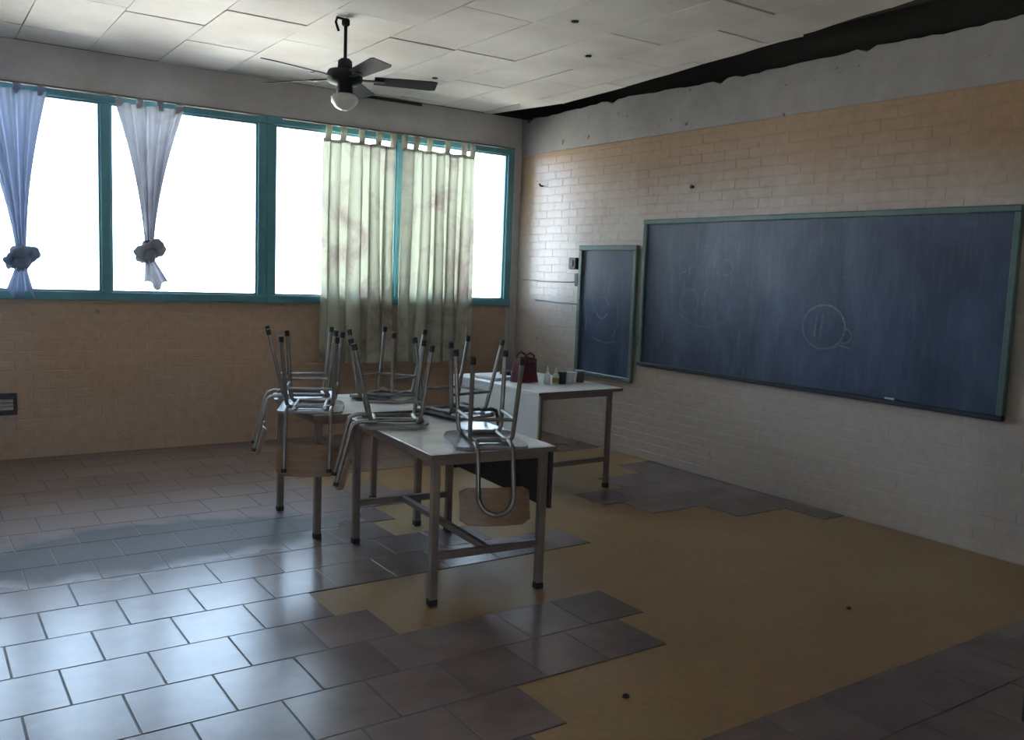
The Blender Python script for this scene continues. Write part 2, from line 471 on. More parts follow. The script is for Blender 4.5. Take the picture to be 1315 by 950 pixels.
# --- floor: ochre screed, tiles of 32 cm in running bond where they survive
fl = MB().box((XL, YB, -.16), (0, 0, -.004)).build('floor', 'screed')
tag(fl, 'floor of ochre screed partly covered with grey-brown clay tiles', kind='structure')
PX, PY, Y0 = .3225, .3275, -3.475
LEFT_END = {6:-3.75, 5:-3.49, 4:-2.69, 3:-2.53, 2:-3.57, 1:-3.70, 0:-2.0, -1:-2.62, -2:-2.9, -3:-2.75, -4:-2.45, -5:-2.6, -6:-2.95}
RIGHT_BEG = {-4:-.48, -3:-.95, -2:-1.25, -1:-1.25, 0:-.75, 1:-.32}
cells = []
for j in range(-11, 17):
    y1 = Y0 - PY*j; y0 = y1 - PY
    y1 = min(y1, -.002); y0 = max(y0, YB+.002)
    if y1 - y0 < .03: continue
    xo = -4.585 if j % 2 == 0 else -4.742
    for k in range(-11, 17):
        x0 = xo + PX*k; x1 = x0 + PX
        x0 = max(x0, XL+.002); x1 = min(x1, -.004)
        if x1 - x0 < .03: continue
        cx = (x0+x1)/2
        ok = True
        if j in LEFT_END:
            ok = cx < LEFT_END[j] or (j in RIGHT_BEG and cx > RIGHT_BEG[j])
        if ok: cells.append((x0, x1, y0, y1))
g = MB()
for x0, x1, y0, y1 in cells: g.box((x0, y0, -.0045), (x1, y1, -.0018))
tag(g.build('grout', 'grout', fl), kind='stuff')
G = .0035
def tile_box(m, w, d): return m.cbox((-w/2, -d/2, -.0042), (w/2, d/2, 0), .0012)
full = tile_box(MB(), PX-2*G, PY-2*G).mesh('tile', 'tile')
def seen(P, mgn=40):
    q = project(P)
    return q and -mgn < q[0] < 1315+mgn and -mgn < q[1] < 950+mgn
order = sorted(cells, key=lambda c: (0 if seen(((c[0]+c[1])/2, (c[2]+c[3])/2, 0)) else 1, (Vector(((c[0]+c[1])/2, (c[2]+c[3])/2, 0))-CAM).length))
rest = MB()
for n, (x0, x1, y0, y1) in enumerate(order):
    w, d = x1-x0-2*G, y1-y0-2*G
    cx, cy = (x0+x1)/2, (y0+y1)/2
    if n < 300:
        isf = abs(w-(PX-2*G)) < 1e-4 and abs(d-(PY-2*G)) < 1e-4
        o = D.objects.new('tile', full if isf else tile_box(MB(), w, d).mesh('tile', 'tile'))
        COL.objects.link(o); o.parent = fl
        o.location = (cx, cy, random.uniform(-.0004, .0004))
        o.rotation_euler = (random.uniform(-.0012, .0012), random.uniform(-.0012, .0012), random.uniform(-.002, .002))
    else:
        rest.cbox((cx-w/2, cy-d/2, -.0042), (cx+w/2, cy+d/2, random.uniform(-.0004, .0004)), .0012)
if rest.v: tag(rest.build('tiles', 'tile', fl), kind='stuff')

# --- brick work shared by two walls
BL, BH = .245, .0765
def brick_mesh(w, h, mat):
    return MB().cbox((-w/2, 0, -h/2), (w/2, .012, h/2), .003).mesh('brick', mat)   # front face at y=0, looking to +y is the wall

def brick_cells(length, height):
    out = []; r = 0; z = 0
    while z < height-.02:
        h = min(BH, height-z)
        x = -BL/2 if r % 2 else 0
        while x < length:
            a, b = max(x, 0), min(x+BL, length)
            if b-a > .02: out.append((a, b, z, z+h))
            x += BL
        z += BH; r += 1
    return out

# --- right wall (boards): x = 0 plane, runs along -y
ZB = 2.80                    # lower edge of the ring beam
wr = MB().box((.0016, YB, -.16), (.25, .25, ZB)).build('wall_right', 'wall_right')
tag(wr, 'long wall of painted brick carrying the blackboards', kind='structure')
JW = .006
brs = []
for a, b, z0, z1 in brick_cells(-YB, ZB):
    c = Vector((0, -(a+b)/2, (z0+z1)/2))
    hid = (1.98 < -c.y < 5.15 and .86 < c.z < 2.05) or (1.1 < -c.y < 1.85 and .70 < c.z < 1.83)
    q = project(c)
    vis = bool(q) and 0 < q[0] < 1312 and 0 < q[1] < 950 and not hid
    brs.append((0 if vis else 1, (c-CAM).length, a, b, z0, z1))
brs.sort()
fullb = brick_mesh(BL-JW, BH-JW, 'wall_right'); shared = {}
restb = MB()
for n, (v, dist, a, b, z0, z1) in enumerate(brs):
    w, h = b-a-JW, z1-z0-JW
    off = random.uniform(-.0006, .0004)
    if n < 300 and v == 0:
        key = (round(w, 3), round(h, 3))
        if key not in shared: shared[key] = brick_mesh(w, h, 'wall_right')
        o = D.objects.new('brick', shared[key]); COL.objects.link(o); o.parent = wr
        o.location = (off, -(a+b)/2, (z0+z1)/2)
        o.rotation_euler = (0, 0, R(-90)+random.uniform(-.002, .002))   # front face looks to -x
    else:
        restb.cbox((off, -(a+b)/2-w/2, (z0+z1)/2-h/2), (.012, -(a+b)/2+w/2, (z0+z1)/2+h/2), .003)
tag(restb.build('bricks', 'wall_right', wr), kind='stuff')
# ring beam with a ragged broken top edge
bm_ = MB()
ys = [0.25 + (YB-.25)*i/120 for i in range(121)]
prof = []
for i, y in enumerate(ys):
    prof.append(3.165 + .012*math.sin(y*3.1) + random.uniform(-.007, .007) - (.035 if i % 17 == 5 else 0) - .02*(-3.9 < y < -2.9))
vs = []; fs = []
for y, t in zip(ys, prof):
    vs += [(-.008, y, ZB), (-.008, y, t), (.16, y, t+random.uniform(-.01, .02)), (.16, y, ZB)]
for i in range(120):
    a = i*4
    for k in range(4): fs.append((a+k, a+(k+1) % 4, a+4+(k+1) % 4, a+4+k))
bm_.add(vs, fs); bm_.add(vs[:4], [(0,1,2,3)]); bm_.add(vs[-4:], [(3,2,1,0)])
tag(bm_.build('trim_1', 'concrete'), 'grey concrete ring beam with a ragged top over the blackboards', kind='structure')
tag(MB().box((.165, YB, ZB), (.25, .25, ZR)).build('wall_upper_right', 'dark_void'), kind='structure')

# --- back wall (windows): y = 0 plane
wb = MB().box((XL, .0016, -.16), (0, .2, WIN_Z0)).build('wall_back', 'wall_back')
tag(wb, 'painted brick wall below the row of windows', kind='structure')
bb = MB()
for a, b, z0, z1 in brick_cells(-XL-.14, WIN_Z0-.002):
    w, h = b-a-JW, z1-z0-JW; off = random.uniform(-.0005, .0004)
    cx = -.14-(a+b)/2
    bb.cbox((cx-w/2, off, (z0+z1)/2-h/2), (cx+w/2, .012, (z0+z1)/2+h/2), .003)
tag(bb.build('bricks', 'wall_back', wb), kind='stuff')
tag(MB().box((XL, -.004, WIN_Z1), (-.0085, .2, ZC)).build('trim_2', 'lintel'), 'grey concrete lintel over the windows', kind='structure')
tag(MB().box((-.10, -.02, 0), (-.0085, .2, WIN_Z1)).box((-.14, -.012, 0), (-.10, .006, WIN_Z0-.02)).build('trim_3', 'lintel'), 'narrow grey concrete pier in the corner', kind='structure')
tag(MB().box((XL, 0, ZC), (.16, .2, ZR)).build('wall_upper_back', 'dark_void'), kind='structure')
tag(MB().box((XL, .0, WIN_Z0), (-5.31, .2, WIN_Z1)).build('wall_pier_left', 'lintel'), kind='structure')
tag(MB().box((XL-.2, YB-.2, -.16), (XL, .2, ZR)).build('wall_left', 'plaster'), kind='structure')
DX0, DX1, DZ = -6.75, -5.9, 2.05     # unseen doorway added behind the camera to brighten the window wall
tag(MB().box((XL, YB-.2, -.16), (DX0, YB, ZR)).box((DX1, YB-.2, -.16), (.25, YB, ZR)).box((DX0, YB-.2, DZ), (DX1, YB, ZR)).box((DX0, YB-.2, -.16), (DX1, YB, -.004)).build('wall_rear', 'plaster'), kind='structure')
dr = thing('added_door_1', (DX0, YB, 0), label='open doorway added in the rear wall for fill light', kind='structure')
MB().box((0, -.2, 0), (.05, .01, DZ)).box((DX1-DX0-.05, -.2, 0), (DX1-DX0, .01, DZ)).box((.05, -.2, DZ-.05), (DX1-DX0-.05, .01, DZ)).build('added_door_frame', 'teal', dr)
rf = MB().box((XL-.2, YB-.2, ZR), (.25, .25, ZR+.1))
tag(rf.build('roof', 'dark_void'), 'dark roof boards above the missing ceiling panels', kind='structure')
for i, (x, z) in enumerate([(-.17, 3.42), (-1.6, 3.40), (-3.1, 3.40), (-4.6, 3.40)]):
    tag(MB().box((x-.06, YB+.01, z-.09), (x+.06, -.01, z+.09)).build('trim_%d' % (4+i), 'dark_wood_and_gap'), 'dark roof timber above the ceiling panels', kind='structure')

# --- ceiling: loose fibre panels with open dark joints
ce = thing('ceiling', (0, 0, ZC), label='ceiling of dirty white fibre panels with open joints', kind='structure')
STR = [-8.0, -7.22, -6.7, -6.18, -5.66, -5.14, -4.62, -4.12, -3.61, -3.07, -2.52, -1.99, -1.48, -1.0, -.5, 0]
CROSS = {6: -.50, 7: -1.38, 8: -1.87, 9: -1.40, 10: -2.97, 11: -3.0, 12: -3.1, 13: -1.65, 14: -.95}
EDGE = [(0, -.40), (-.9, -.215), (-1.9, -.28), (-3.58, -.48), (-4.8, -.66), (-6.2, -.85), (-9, -1.0)]
def edge_x(y):
    for (ya, xa), (yb, xb) in zip(EDGE, EDGE[1:]):
        if y >= yb: return xa+(xb-xa)*(ya-y)/(ya-yb)
    return -1.0
PLEN = .98
for s in range(len(STR)-1):
    x0, x1 = max(STR[s], XL), STR[s+1]
    ph = CROSS.get(s, -.5 if s % 2 else -1.0)
    cuts = [-.004]
    y = ph
    while y < -.05: y += PLEN
    y -= PLEN
    while y > YB+.05:
        if y < -.06: cuts.append(y)
        y -= PLEN
    cuts.append(YB+.01)
    for a, b in zip(cuts, cuts[1:]):
        xa, xb = x0+.003, x1-.003
        gp = random.choice([.003, .006, .012, .018])
        ya, yb = a-gp/2, b+gp/2
        n = 5
        right = []
        for i in range(n+1):
            yy = ya+(yb-ya)*i/n
            xr = xb
            if s >= 12: xr = min(xb, edge_x(yy)+random.uniform(-.012, .012))
            right.append((max(xr, xa+.004), yy))
        if max(r[0] for r in right)-xa < .03: continue
        cx, cy = (xa+xb)/2, (ya+yb)/2
        ring = [(xa-cx, ya-cy)]+[(x-cx, y-cy) for x, y in right]+[(xa-cx, yb-cy)]
        k = len(ring)
        m = MB().add([(x, y, 0) for x, y in ring]+[(x, y, .012) for x, y in ring],
            [tuple(range(k)), tuple(range(k, 2*k))[::-1]]+[(i, (i+1) % k, k+(i+1) % k, k+i) for i in range(k)])
        o = m.build('panel', 'ceil', ce)
        o.location = (cx, cy, random.uniform(0, .004))
        o.rotation_euler = (random.uniform(-.006, .006), random.uniform(-.004, .004), random.uniform(-.003, .003))
for x, y in [(-1.82, -3.18), (-2.3, -3.4), (-1.2, -2.55), (-1.66, -1.1)]:
    MB().lathe([(.022, -.006), (.026, 0)], 10).build('hole', 'dark_void', ce).location = (x, y, -.004)
MB().box((-1.85, -.03, -.03), (-1.2, -.006, -.008)).build('gap_shade_strip', 'dark_wood_and_gap', ce)  # dark strip standing in for the shaded gap between wall and ceiling

# --- windows
def window(n, a, b):
    w = thing('window_%d' % n, ((a+b)/2, 0, WIN_Z0), label='teal steel window with two tall panes', kind='structure')
    hw = (b-a)/2; H = WIN_Z1-WIN_Z0
    e = .078
    def bar(nm, p, q, c=.006): return MB().cbox(p, q, c).build(nm, 'teal', w)
    bar('head', (-hw+.001, -.028, H-.075), (hw-.001, .07, H-.001))
    bar('sill', (-hw+.001, -.045, .001), (hw-.001, .07, .07))
    bar('jamb', (-hw+.001, -.03, .07), (-hw+e, .07, H-.075)); bar('jamb', (hw-e, -.03, .07), (hw-.001, .07, H-.075))
    bar('mullion', (-.038, -.026, .07), (.038, .066, H-.075))
    for s in (-1, 1):
        x0, x1 = (-hw+e, -.038) if s < 0 else (.038, hw-e)
        sash = MB()
        z0, z1 = .07, H-.075
        t = .014
        sash.box((x0, .0, z0), (x0+t, .05, z1)).box((x1-t, .0, z0), (x1, .05, z1)).box((x0+t, .0, z0), (x1-t, .05, z0+t)).box((x0+t, .0, z1-t), (x1-t, .05, z1))
        so = sash.build('sash', 'teal', w)
        MB().box((x0+t, .022, z0+t), (x1-t, .026, z1-t)).build('pane', 'glass', so)
    return w
for i, (a, b) in enumerate(UNITS): window(i+1, a, b)

# --- outside
tag(MB().box((-60, .6, -.6), (50, 90, -.4)).box((-40, -60, -.6), (30, -9.3, -.15)).build('ground', 'ground'), 'pale dry ground outside the windows', kind='structure')

# ------------------------------------------------------------------ blackboards
def blackboard(y0, y1, z0, z1, label, fwid, dark_bottom):
    """y0 nearer the corner (greater y)"""
    b = thing('blackboard', (0, (y0+y1)/2, z0), label=label, cat='blackboard')
    hw = (y0-y1)/2; h = z1-z0
    X0 = -.012
    MB().box((X0-.018, -hw+fwid*.5, fwid*.5), (X0, hw-fwid*.5, h-fwid*.5)).build('panel', 'board', b)
    def fr(nm, p, q, m='board_frame'): return MB().cbox(p, q, .005).build(nm, m, b)
    fr('frame_top', (X0-.042, -hw, h-fwid), (X0, hw, h))
    fr('frame_bottom', (X0-.045, -hw, 0), (X0, hw, fwid*.8), 'board_sill' if dark_bottom else 'board_frame')
    fr('frame_side', (X0-.040, -hw, fwid*.8), (X0, -hw+fwid, h-fwid)); fr('frame_side', (X0-.040, hw-fwid, fwid*.8), (X0, hw, h-fwid))
    return b
LB = blackboard(-1.975, -5.15, .822, 2.085, 'long blue-black blackboard with faded chalk circle and writing', .04, True)
SB = blackboard(-1.095, -1.905, .655, 1.87, 'narrow upright blackboard hung beside the long one', .045, False)

def ribbon(m, pts, w):
    pts = [Vector(p) for p in pts]
    vs = []; fs = []
    for i, p in enumerate(pts):
        t = (pts[min(i+1, len(pts)-1)]-pts[max(i-1, 0)]).normalized()
        nrm = Vector((0, -t.z, t.y))
        vs += [p+nrm*w/2, p-nrm*w/2]
    for i in range(len(pts)-1): fs.append((2*i, 2*i+1, 2*i+3, 2*i+2))
    m.add(vs, fs)
def chalk_part(name, board, strokes, mat='chalk', w=.013):
    o = board.location
    for st in strokes:
        m = MB(); ribbon(m, [(-.0312, y-o.y, z-o.z) for y, z in st], w)
        m.build(name, mat, board)
def arc(cy, cz, ry, rz, a0, a1, n=22): return [(cy-ry*math.cos(R(a0+(a1-a0)*i/n)), cz+rz*math.sin(R(a0+(a1-a0)*i/n))) for i in range(n+1)]
chalk_part('chalk_circle', LB, [arc(-3.86, 1.29, .175, .155, -20, 335)])
chalk_part('chalk_strokes', LB, [[(-3.80, 1.37), (-3.79, 1.22)], [(-3.85, 1.38), (-3.84, 1.21)], arc(-4.03, 1.24, .06, .05, 100, -120), arc(-4.02, 1.14, .07, .03, 180, 20)])
chalk_part('chalk_writing', LB, [
    arc(-2.93, 1.69, .07, .06, 120, -120), [(-2.84, 1.72), (-2.845, 1.64), (-2.80, 1.64), (-2.80, 1.72)],
    [(-2.76, 1.64), (-2.755, 1.71), (-2.72, 1.71), (-2.715, 1.64)], arc(-2.65, 1.665, .03, .03, 0, 360),
    [(-2.58, 1.70), (-2.575, 1.64), (-2.54, 1.63), (-2.53, 1.69)], [(-2.50, 1.65), (-2.44, 1.64)]])
chalk_part('chalk_writing', LB, [arc(-2.73, 1.84, .035, .035, 0, 360), [(-2.772, 1.92), (-2.772, 1.79)], arc(-2.97, 1.88, .07, .05, 160, -90),
    [(-3.22, 1.84), (-3.22, 1.93)], [(-3.28, 1.85), (-3.28, 1.91), (-3.33, 1.91), (-3.33, 1.85)], [(-3.38, 1.92), (-3.38, 1.85), (-3.43, 1.85), (-3.43, 1.92)],
    [(-3.48, 1.84), (-3.48, 1.92), (-3.53, 1.92), (-3.53, 1.88), (-3.48, 1.88)]], w=.011)
chalk_part('chalk_scribble', LB, [arc(-2.55, 1.41, .10, .10, 20, 380), arc(-2.80, 1.42, .10, .11, 200, -60), [(-2.45, 1.30), (-2.6, 1.22), (-2.75, 1.21), (-2.95, 1.27), (-3.05, 1.31)]], 'chalk_pink', .014)
chalk_part('chalk_smear', LB, [[(-4.0, 1.72), (-4.05, 1.73)], [(-3.99, 1.64), (-4.01, 1.64)], [(-3.10, 1.20), (-3.10, 1.03)], [(-2.25, 1.20), (-2.27, 1.06), (-2.20, 1.02)]], 'chalk', .022)
chalk_part('chalk_smear', SB, [arc(-1.45, 1.30, .09, .10, 0, 330), [(-1.22, 1.10), (-1.24, 1.22)], [(-1.66, 1.36), (-1.68, 1.15), (-1.62, 1.05)]], 'chalk', .014)
chalk_part('chalk_smear', SB, [[(-1.30, 1.02), (-1.5, .98), (-1.66, 1.0)], [(-1.28, 1.5), (-1.33, 1.25)]], 'chalk_pink', .014)
cs = MB().cbox((-.009, -.035, -.006), (.009, .035, .006), .003).build('chalk_stick', 'white_plastic')
cs.location = (-.044, -4.42, .822+.032+.0065); tag(cs, 'white chalk stick lying on the ledge of the long blackboard', 'chalk')

# switches, cables and nails on the wall by the corner
sw = thing('switch_box', (-.002, -.99, 1.70), label='dark switch box on the wall above the bare cables', cat='switch')
MB().cbox((-.045, -.055, -.055), (0, .055, .055), .006).build('box', 'black_plastic', sw)
MB().cbox((-.052, -.02, -.03), (-.045, .02, .03), .002).build('rocker', 'brown_jar', sw)
s2 = thing('junction_box', (-.002, -1.062, 1.545), label='small dark junction box touching the narrow blackboard', cat='switch')
MB().cbox((-.04, -.028, -.06), (0, .028, .06), .005).build('box', 'black_plastic', s2)
MB().cbox((-.044, -.022, -.05), (-.04, .022, .05), .001).build('cover', 'bottle_dark', s2)
tag(MB().tube([(-.006, -.12, 1.525), (-.006, -.5, 1.515), (-.006, -.9, 1.52), (-.006, -1.03, 1.525)], .006, 6).build('cable', 'wire'), 'thin grey cable on the wall running into the junction box', 'cable')
tag(MB().tube([(-.006, -.35, 1.325), (-.006, -.7, 1.315), (-.006, -1.09, 1.318)], .006, 6).build('cable', 'wire'), 'thin grey cable on the wall running behind the narrow blackboard', 'cable')
tag(MB().tube([(0, -.40, 2.47), (-.03, -.40, 2.47), (-.045, -.40, 2.49)], .009, 8).build('wall_hook', 'black_plastic'), 'small bent hook high on the wall near the corner', 'hook')
tag(MB().tube([(.003, -2.49, 2.34), (-.02, -2.49, 2.34)], .011, 8).tube([(-.018, -2.49, 2.34), (-.022, -2.49, 2.34)], .016, 8).build('nail', 'rubber'), 'dark nail in the ochre wall over the long blackboard', 'nail')

# metal box at the left, low on the window wall
v = thing('wall_vent', (-4.79, -.002, .435), label='small dark metal vent with bright slats low on the window wall', cat='vent')
fr = MB().box((-.13, -.03, .055), (.13, 0, .085)).box((-.13, -.03, -.085), (.13, 0, -.055)).box((-.13, -.03, -.055), (-.105, 0, .055)).box((.105, -.03, -.055), (.13, 0, .055))
fr.build('frame', 'black_plastic', v)
MB().box((-.105, -.006, -.055), (.105, 0, .055)).build('backing', 'black_plastic', v)
for z in (-.035, -.005, .025):
    sl = MB().add([(-.104, -.008, z+.014), (.104, -.008, z+.014), (.104, -.026, z-.008), (-.104, -.026, z-.008), (-.104, -.006, z+.010), (.104, -.006, z+.010), (.104, -.024, z-.012), (-.104, -.024, z-.012)],
        [(0,1,2,3), (4,7,6,5), (0,4,5,1), (1,5,6,2), (2,6,7,3), (3,7,4,0)])
    sl.build('slat', 'grey_metal', v)

# ------------------------------------------------------------------ curtains
tag(MB().tube([(-2.60, -.105, 2.845), (-.16, -.105, 2.845)], .008, 8).build('curtain_rod', 'steel'), 'thin steel rod carrying the two pale green curtains', 'curtain rod')
tag(MB().tube([(-5.2, -.105, 2.845), (-2.80, -.105, 2.845)], .008, 8).build('curtain_rod', 'steel'), 'thin steel rod carrying the two knotted curtains', 'curtain rod')
def open_curtain(x0, x1, ztop, zbot, folds, ph, label, ntab):
    c = thing('curtain', ((x0+x1)/2, -.105, zbot), label=label, cat='curtain', group='curtains in front of the windows')
    w = x1-x0; h = ztop-zbot
    def fn(u, t):
        z = t*h
        k = .55+.45*(1-t)
        pa = 2*math.pi*folds*u+ph+.5*math.sin(2.3*t+ph)+.9*math.sin(7*u+ph)
        y = .040*k*math.sin(pa) + .010*math.sin(2*math.pi*(folds*2.3)*u+1.7*ph+t)
        xx = (u-.5)*w*(1+.03*(1-t)) + .006*math.sin(5*t+ph+9*u) - w/folds*.26*math.sin(2*pa)*min(1, .45+u*6, .45+(1-u)*6)*k
        return (xx, y, z + .012*math.sin(7*u+ph)*(1-t) - .02*t*t*abs(math.sin(math.pi*ntab*u)) )
    MB().grid(110, 40, fn).build('cloth', 'curtain', c)
    MB().grid(110, 3, lambda u, t: tuple(Vector(fn(u, .985+.012*t))+Vector((0, -.004, 0)))).build('hem', 'curtain', c)
    for i in range(ntab+1):
        u = min(max(i/ntab, .03), .97)
        p = fn(u, 1.0)
        a = 2.845+.009-zbot
        tb = MB().grid(2, 9, lambda s_, t: (p[0]+(s_-.5)*.055, (p[1]-.004)*(1-min(1, t*1.6))-.010*math.sin(math.pi*t), p[2]-.03+(a-p[2]+.03)*t))
        tb.grid(2, 9, lambda s_, t: (p[0]+(s_-.5)*.055, (p[1]+.004)*(1-min(1, t*1.6))+.010*math.sin(math.pi*t), p[2]-.03+(a-p[2]+.03)*t))
        tb.build('tab', 'curtain', c)
    return c
open_curtain(-2.20, -1.50, 2.735, .70, 4, .4, 'pale green stained curtain next to the window mullion by the fan', 4)
open_curtain(-1.44, -.62, 2.735, .69, 5, 2.1, 'pale green stained curtain nearest the corner of the room', 5)

def knotted_curtain(xa, xb, xk, zk, label, mat, ph, tail):
    ztop = 2.80
    c = thing('curtain', (xk, -.105, 0), label=label, cat='curtain', group='curtains in front of the windows')
    def fn(u, t):                     # t: 0 top .. 1 knot
        s = 1-(1-t)**1.15
        wtop = xb-xa; w = wtop*(1-s)+.07*s
        cx = ((xa+xb)/2)*(1-s)+xk*s
        z = ztop+(zk-ztop)*t
        amp = .022+.030*math.sin(math.pi*min(1, t*.9))
        y = amp*math.sin(2*math.pi*4.5*u+ph) + .012*math.sin(2*math.pi*9*u+2*ph)
        y = y*(1-.35*t)
        sag = .05*math.sin(math.pi*t)*(abs(u-.5)*2)
        return (cx-xk+(u-.5)*(w-sag), y, z)
    MB().grid(72, 40, fn).build('cloth', mat, c)
    # knot: lumpy wrapped torus with a ball core
    k = MB()
    def ball(u, v):
        a = 2*math.pi*u; b = math.pi*(v-.5)
        r = 1+.16*math.sin(3*a+2*b+ph)+.10*math.sin(5*b+a)
        return (.075*r*math.cos(b)*math.cos(a)-.01, .055*r*math.cos(b)*math.sin(a), zk-.075+.085*r*math.sin(b))
    k.grid(28, 16, ball)
    ctl = [(-.10+.02*math.sin(ph), -.02, zk-.10), (-.06, -.06, zk-.05), (.01, -.075, zk-.02), (.07, -.045, zk-.01), (.085, .0, zk-.05), (.05, .045, zk-.10), (-.03, .05, zk-.12), (-.09, .02, zk-.13)]
    P = [Vector(q) for q in [ctl[0]]+ctl+[ctl[-1]]]; path = []
    for i in range(1, len(P)-2):
        for q in range(6):
            t = q/6
            path.append(.5*((2*P[i])+(P[i+1]-P[i-1])*t+(2*P[i-1]-5*P[i]+4*P[i+1]-P[i+2])*t*t+(3*P[i]-P[i-1]-3*P[i+1]+P[i+2])*t**3))
    rad = [.036+.010*math.sin(.55*i+ph)+.004*math.sin(1.7*i) for i in range(len(path))]
    k.tube(path, rad, 16)
    k.build('knot', mat, c)
    def tl(u, t):
        w = .07+.13*t
        return ((u-.5)*w+tail*t, .03*math.sin(2*math.pi*3*u+ph)*(.5+.7*t), zk-.13-(.22)*t+.035*math.sin(9*u+ph)*t)
    MB().grid(36, 12, tl).build('tail', mat, c)
    for i in range(4):
        u = .06+.88*i/3; p = fn(u, 0.0)
        tb = MB().grid(2, 9, lambda s_, t: (p[0]+(s_-.5)*.05, (p[1])*(1-min(1, t*1.6))-.010*math.sin(math.pi*t), p[2]-.03+(2.854-p[2]+.03)*t))
        tb.grid(2, 9, lambda s_, t: (p[0]+(s_-.5)*.05, (p[1])*(1-min(1, t*1.6))+.010*math.sin(math.pi*t), p[2]-.03+(2.854-p[2]+.03)*t))
        tb.build('tab', mat, c)
    return c
knotted_curtain(-3.95, -3.43, -3.70, 1.72, 'grey-white curtain tied in a knot beside the thin window mullion', 'curtain_grey', .3, .06)
knotted_curtain(-4.98, -4.43, -4.62, 1.63, 'blue-grey curtain tied in a knot in the middle of its pane', 'curtain_blue', 1.9, .0)

# ------------------------------------------------------------------ ceiling fan
FX, FY = -2.95, -2.23
fan = thing('ceiling_fan', (FX, FY, 2.66), label='black ceiling fan with five blades and a white glass lamp', cat='fan')
z0 = 2.66
MB().tube([(-.035, .03, 3.155-z0-.06), (-.06, .02, 3.165-z0-.02), (-.055, .01, 3.172-z0), (-.02, 0, 3.168-z0), (0, 0, 3.15-z0)], .009, 8).build('hook', 'fan', fan)
MB().lathe([(.018, 3.125-z0), (.026, 3.135-z0), (.026, 3.165-z0), (.018, 3.172-z0)], 14).build('canopy', 'fan', fan)
MB().tube([(0, 0, 3.14-z0), (0, 0, 2.90-z0)], .011, 10).build('rod', 'fan', fan)
MB().lathe([(.03, 2.92-z0), (.045, 2.905-z0), (.048, 2.86-z0), (.05, 2.85-z0), (.105, 2.845-z0), (.115, 2.825-z0), (.115, 2.785-z0), (.10, 2.765-z0), (.052, 2.755-z0), (.052, 2.70-z0), (.045, 2.69-z0)][::-1], 24).build('motor_housing', 'fan', fan)
MB().lathe([(.02, 2.595-z0), (.055, 2.61-z0), (.085, 2.645-z0), (.088, 2.675-z0), (.07, 2.695-z0), (.05, 2.70-z0)], 22).build('lamp_shade', 'opal', fan)
for az in (-20, 52, 124, 196, 268):
    a = R(az)
    bl = D.objects.new('blade', None)
    m = MB()
    def bf(u, t):
        r = .19+.41*u
        w = .105+.03*u
        if u > .93: w *= .86
        y = (t-.5)*w
        return (r, y, .135 - y*math.tan(R(13)))
    m.slab(12, 5, bf, (0, 0, 1), .006)
    o = m.build('blade', 'fan', fan); o.rotation_euler = (0, 0, a)
    k = MB().box((.10, -.018, .128), (.24, .018, .137)).box((.20, -.035, .129), (.25, .035, .1345))
    k.build('bracket', 'fan', o)
    D.objects.remove(bl)

# ------------------------------------------------------------------ tables
def table(loc, rz, w, d, h, label, panel, name='table', hst=True):
    t = thing(name, (loc[0], loc[1], 0), (0, 0, R(rz)), label=label, cat='table', group='pupils tables')
    hw, hd = w/2, d/2
    top = MB().cbox((-hw, -hd, h-.028), (hw, hd, h), .004).build('tabletop', 'laminate', t)
    e = MB()
    e.box((-hw-.003, -hd-.003, h-.027), (hw+.003, -hd, h-.003)).box((-hw-.003, hd, h-.027), (hw+.003, hd+.003, h-.003))
    e.box((-hw-.003, -hd, h-.027), (-hw, hd, h-.003)).box((hw, -hd, h-.027), (hw+.003, hd, h-.003))
    e.build('edging', 'edge', top)
    ins = .045; L2 = .019
    for sx in (-1, 1):
        for sy in (-1, 1):
            x, y = sx*(hw-ins), sy*(hd-ins)
            lg = MB().cbox((x-L2, y-L2, .004), (x+L2, y+L2, h-.028), .003).build('leg', 'table_leg', t)
            MB().cbox((x-L2-.002, y-L2-.002, -.004), (x+L2+.002, y+L2+.002, .03), .003).build('foot_cap', 'rubber', lg)
    rail = MB()
    for s in (-1, 1):
        rail.box((-hw+ins+L2, s*(hd-ins)-.012, h-.062), (hw-ins-L2, s*(hd-ins)+.012, h-.028))
        rail.box((s*(hw-ins)-.012, -hd+ins+L2, h-.062), (s*(hw-ins)+.012, hd-ins-L2, h-.028))
    rail.build('apron_rail', 'table_leg', t)
    if hst:
        zs = .235
        for s in (-1, 1):
            MB().cbox((-hw+ins+L2, s*(hd-ins)-.014, zs-.018), (hw-ins-L2, s*(hd-ins)+.014, zs+.018), .002).build('stretcher', 'table_leg', t)
        MB().cbox((-.016, -hd+ins+.014, zs-.016), (.016, hd-ins-.014, zs+.016), .002).build('stretcher', 'table_leg', t)
    if panel:
        MB().box((hw-.022, -hd+.015, h-.32), (hw-.004, hd-.03, h-.0285)).build('modesty_panel', 'panel_dark', t)
    return t
TH = .735
T1 = table((-2.99, -3.72), -4.5, .68, 1.15, TH, 'white-topped table with a dark modesty panel and two upturned chairs', True)
T2 = table((-3.07, -2.66), -1.5, .74, .76, TH, 'small white-topped table without modesty panel nearest the windows', False, hst=False)

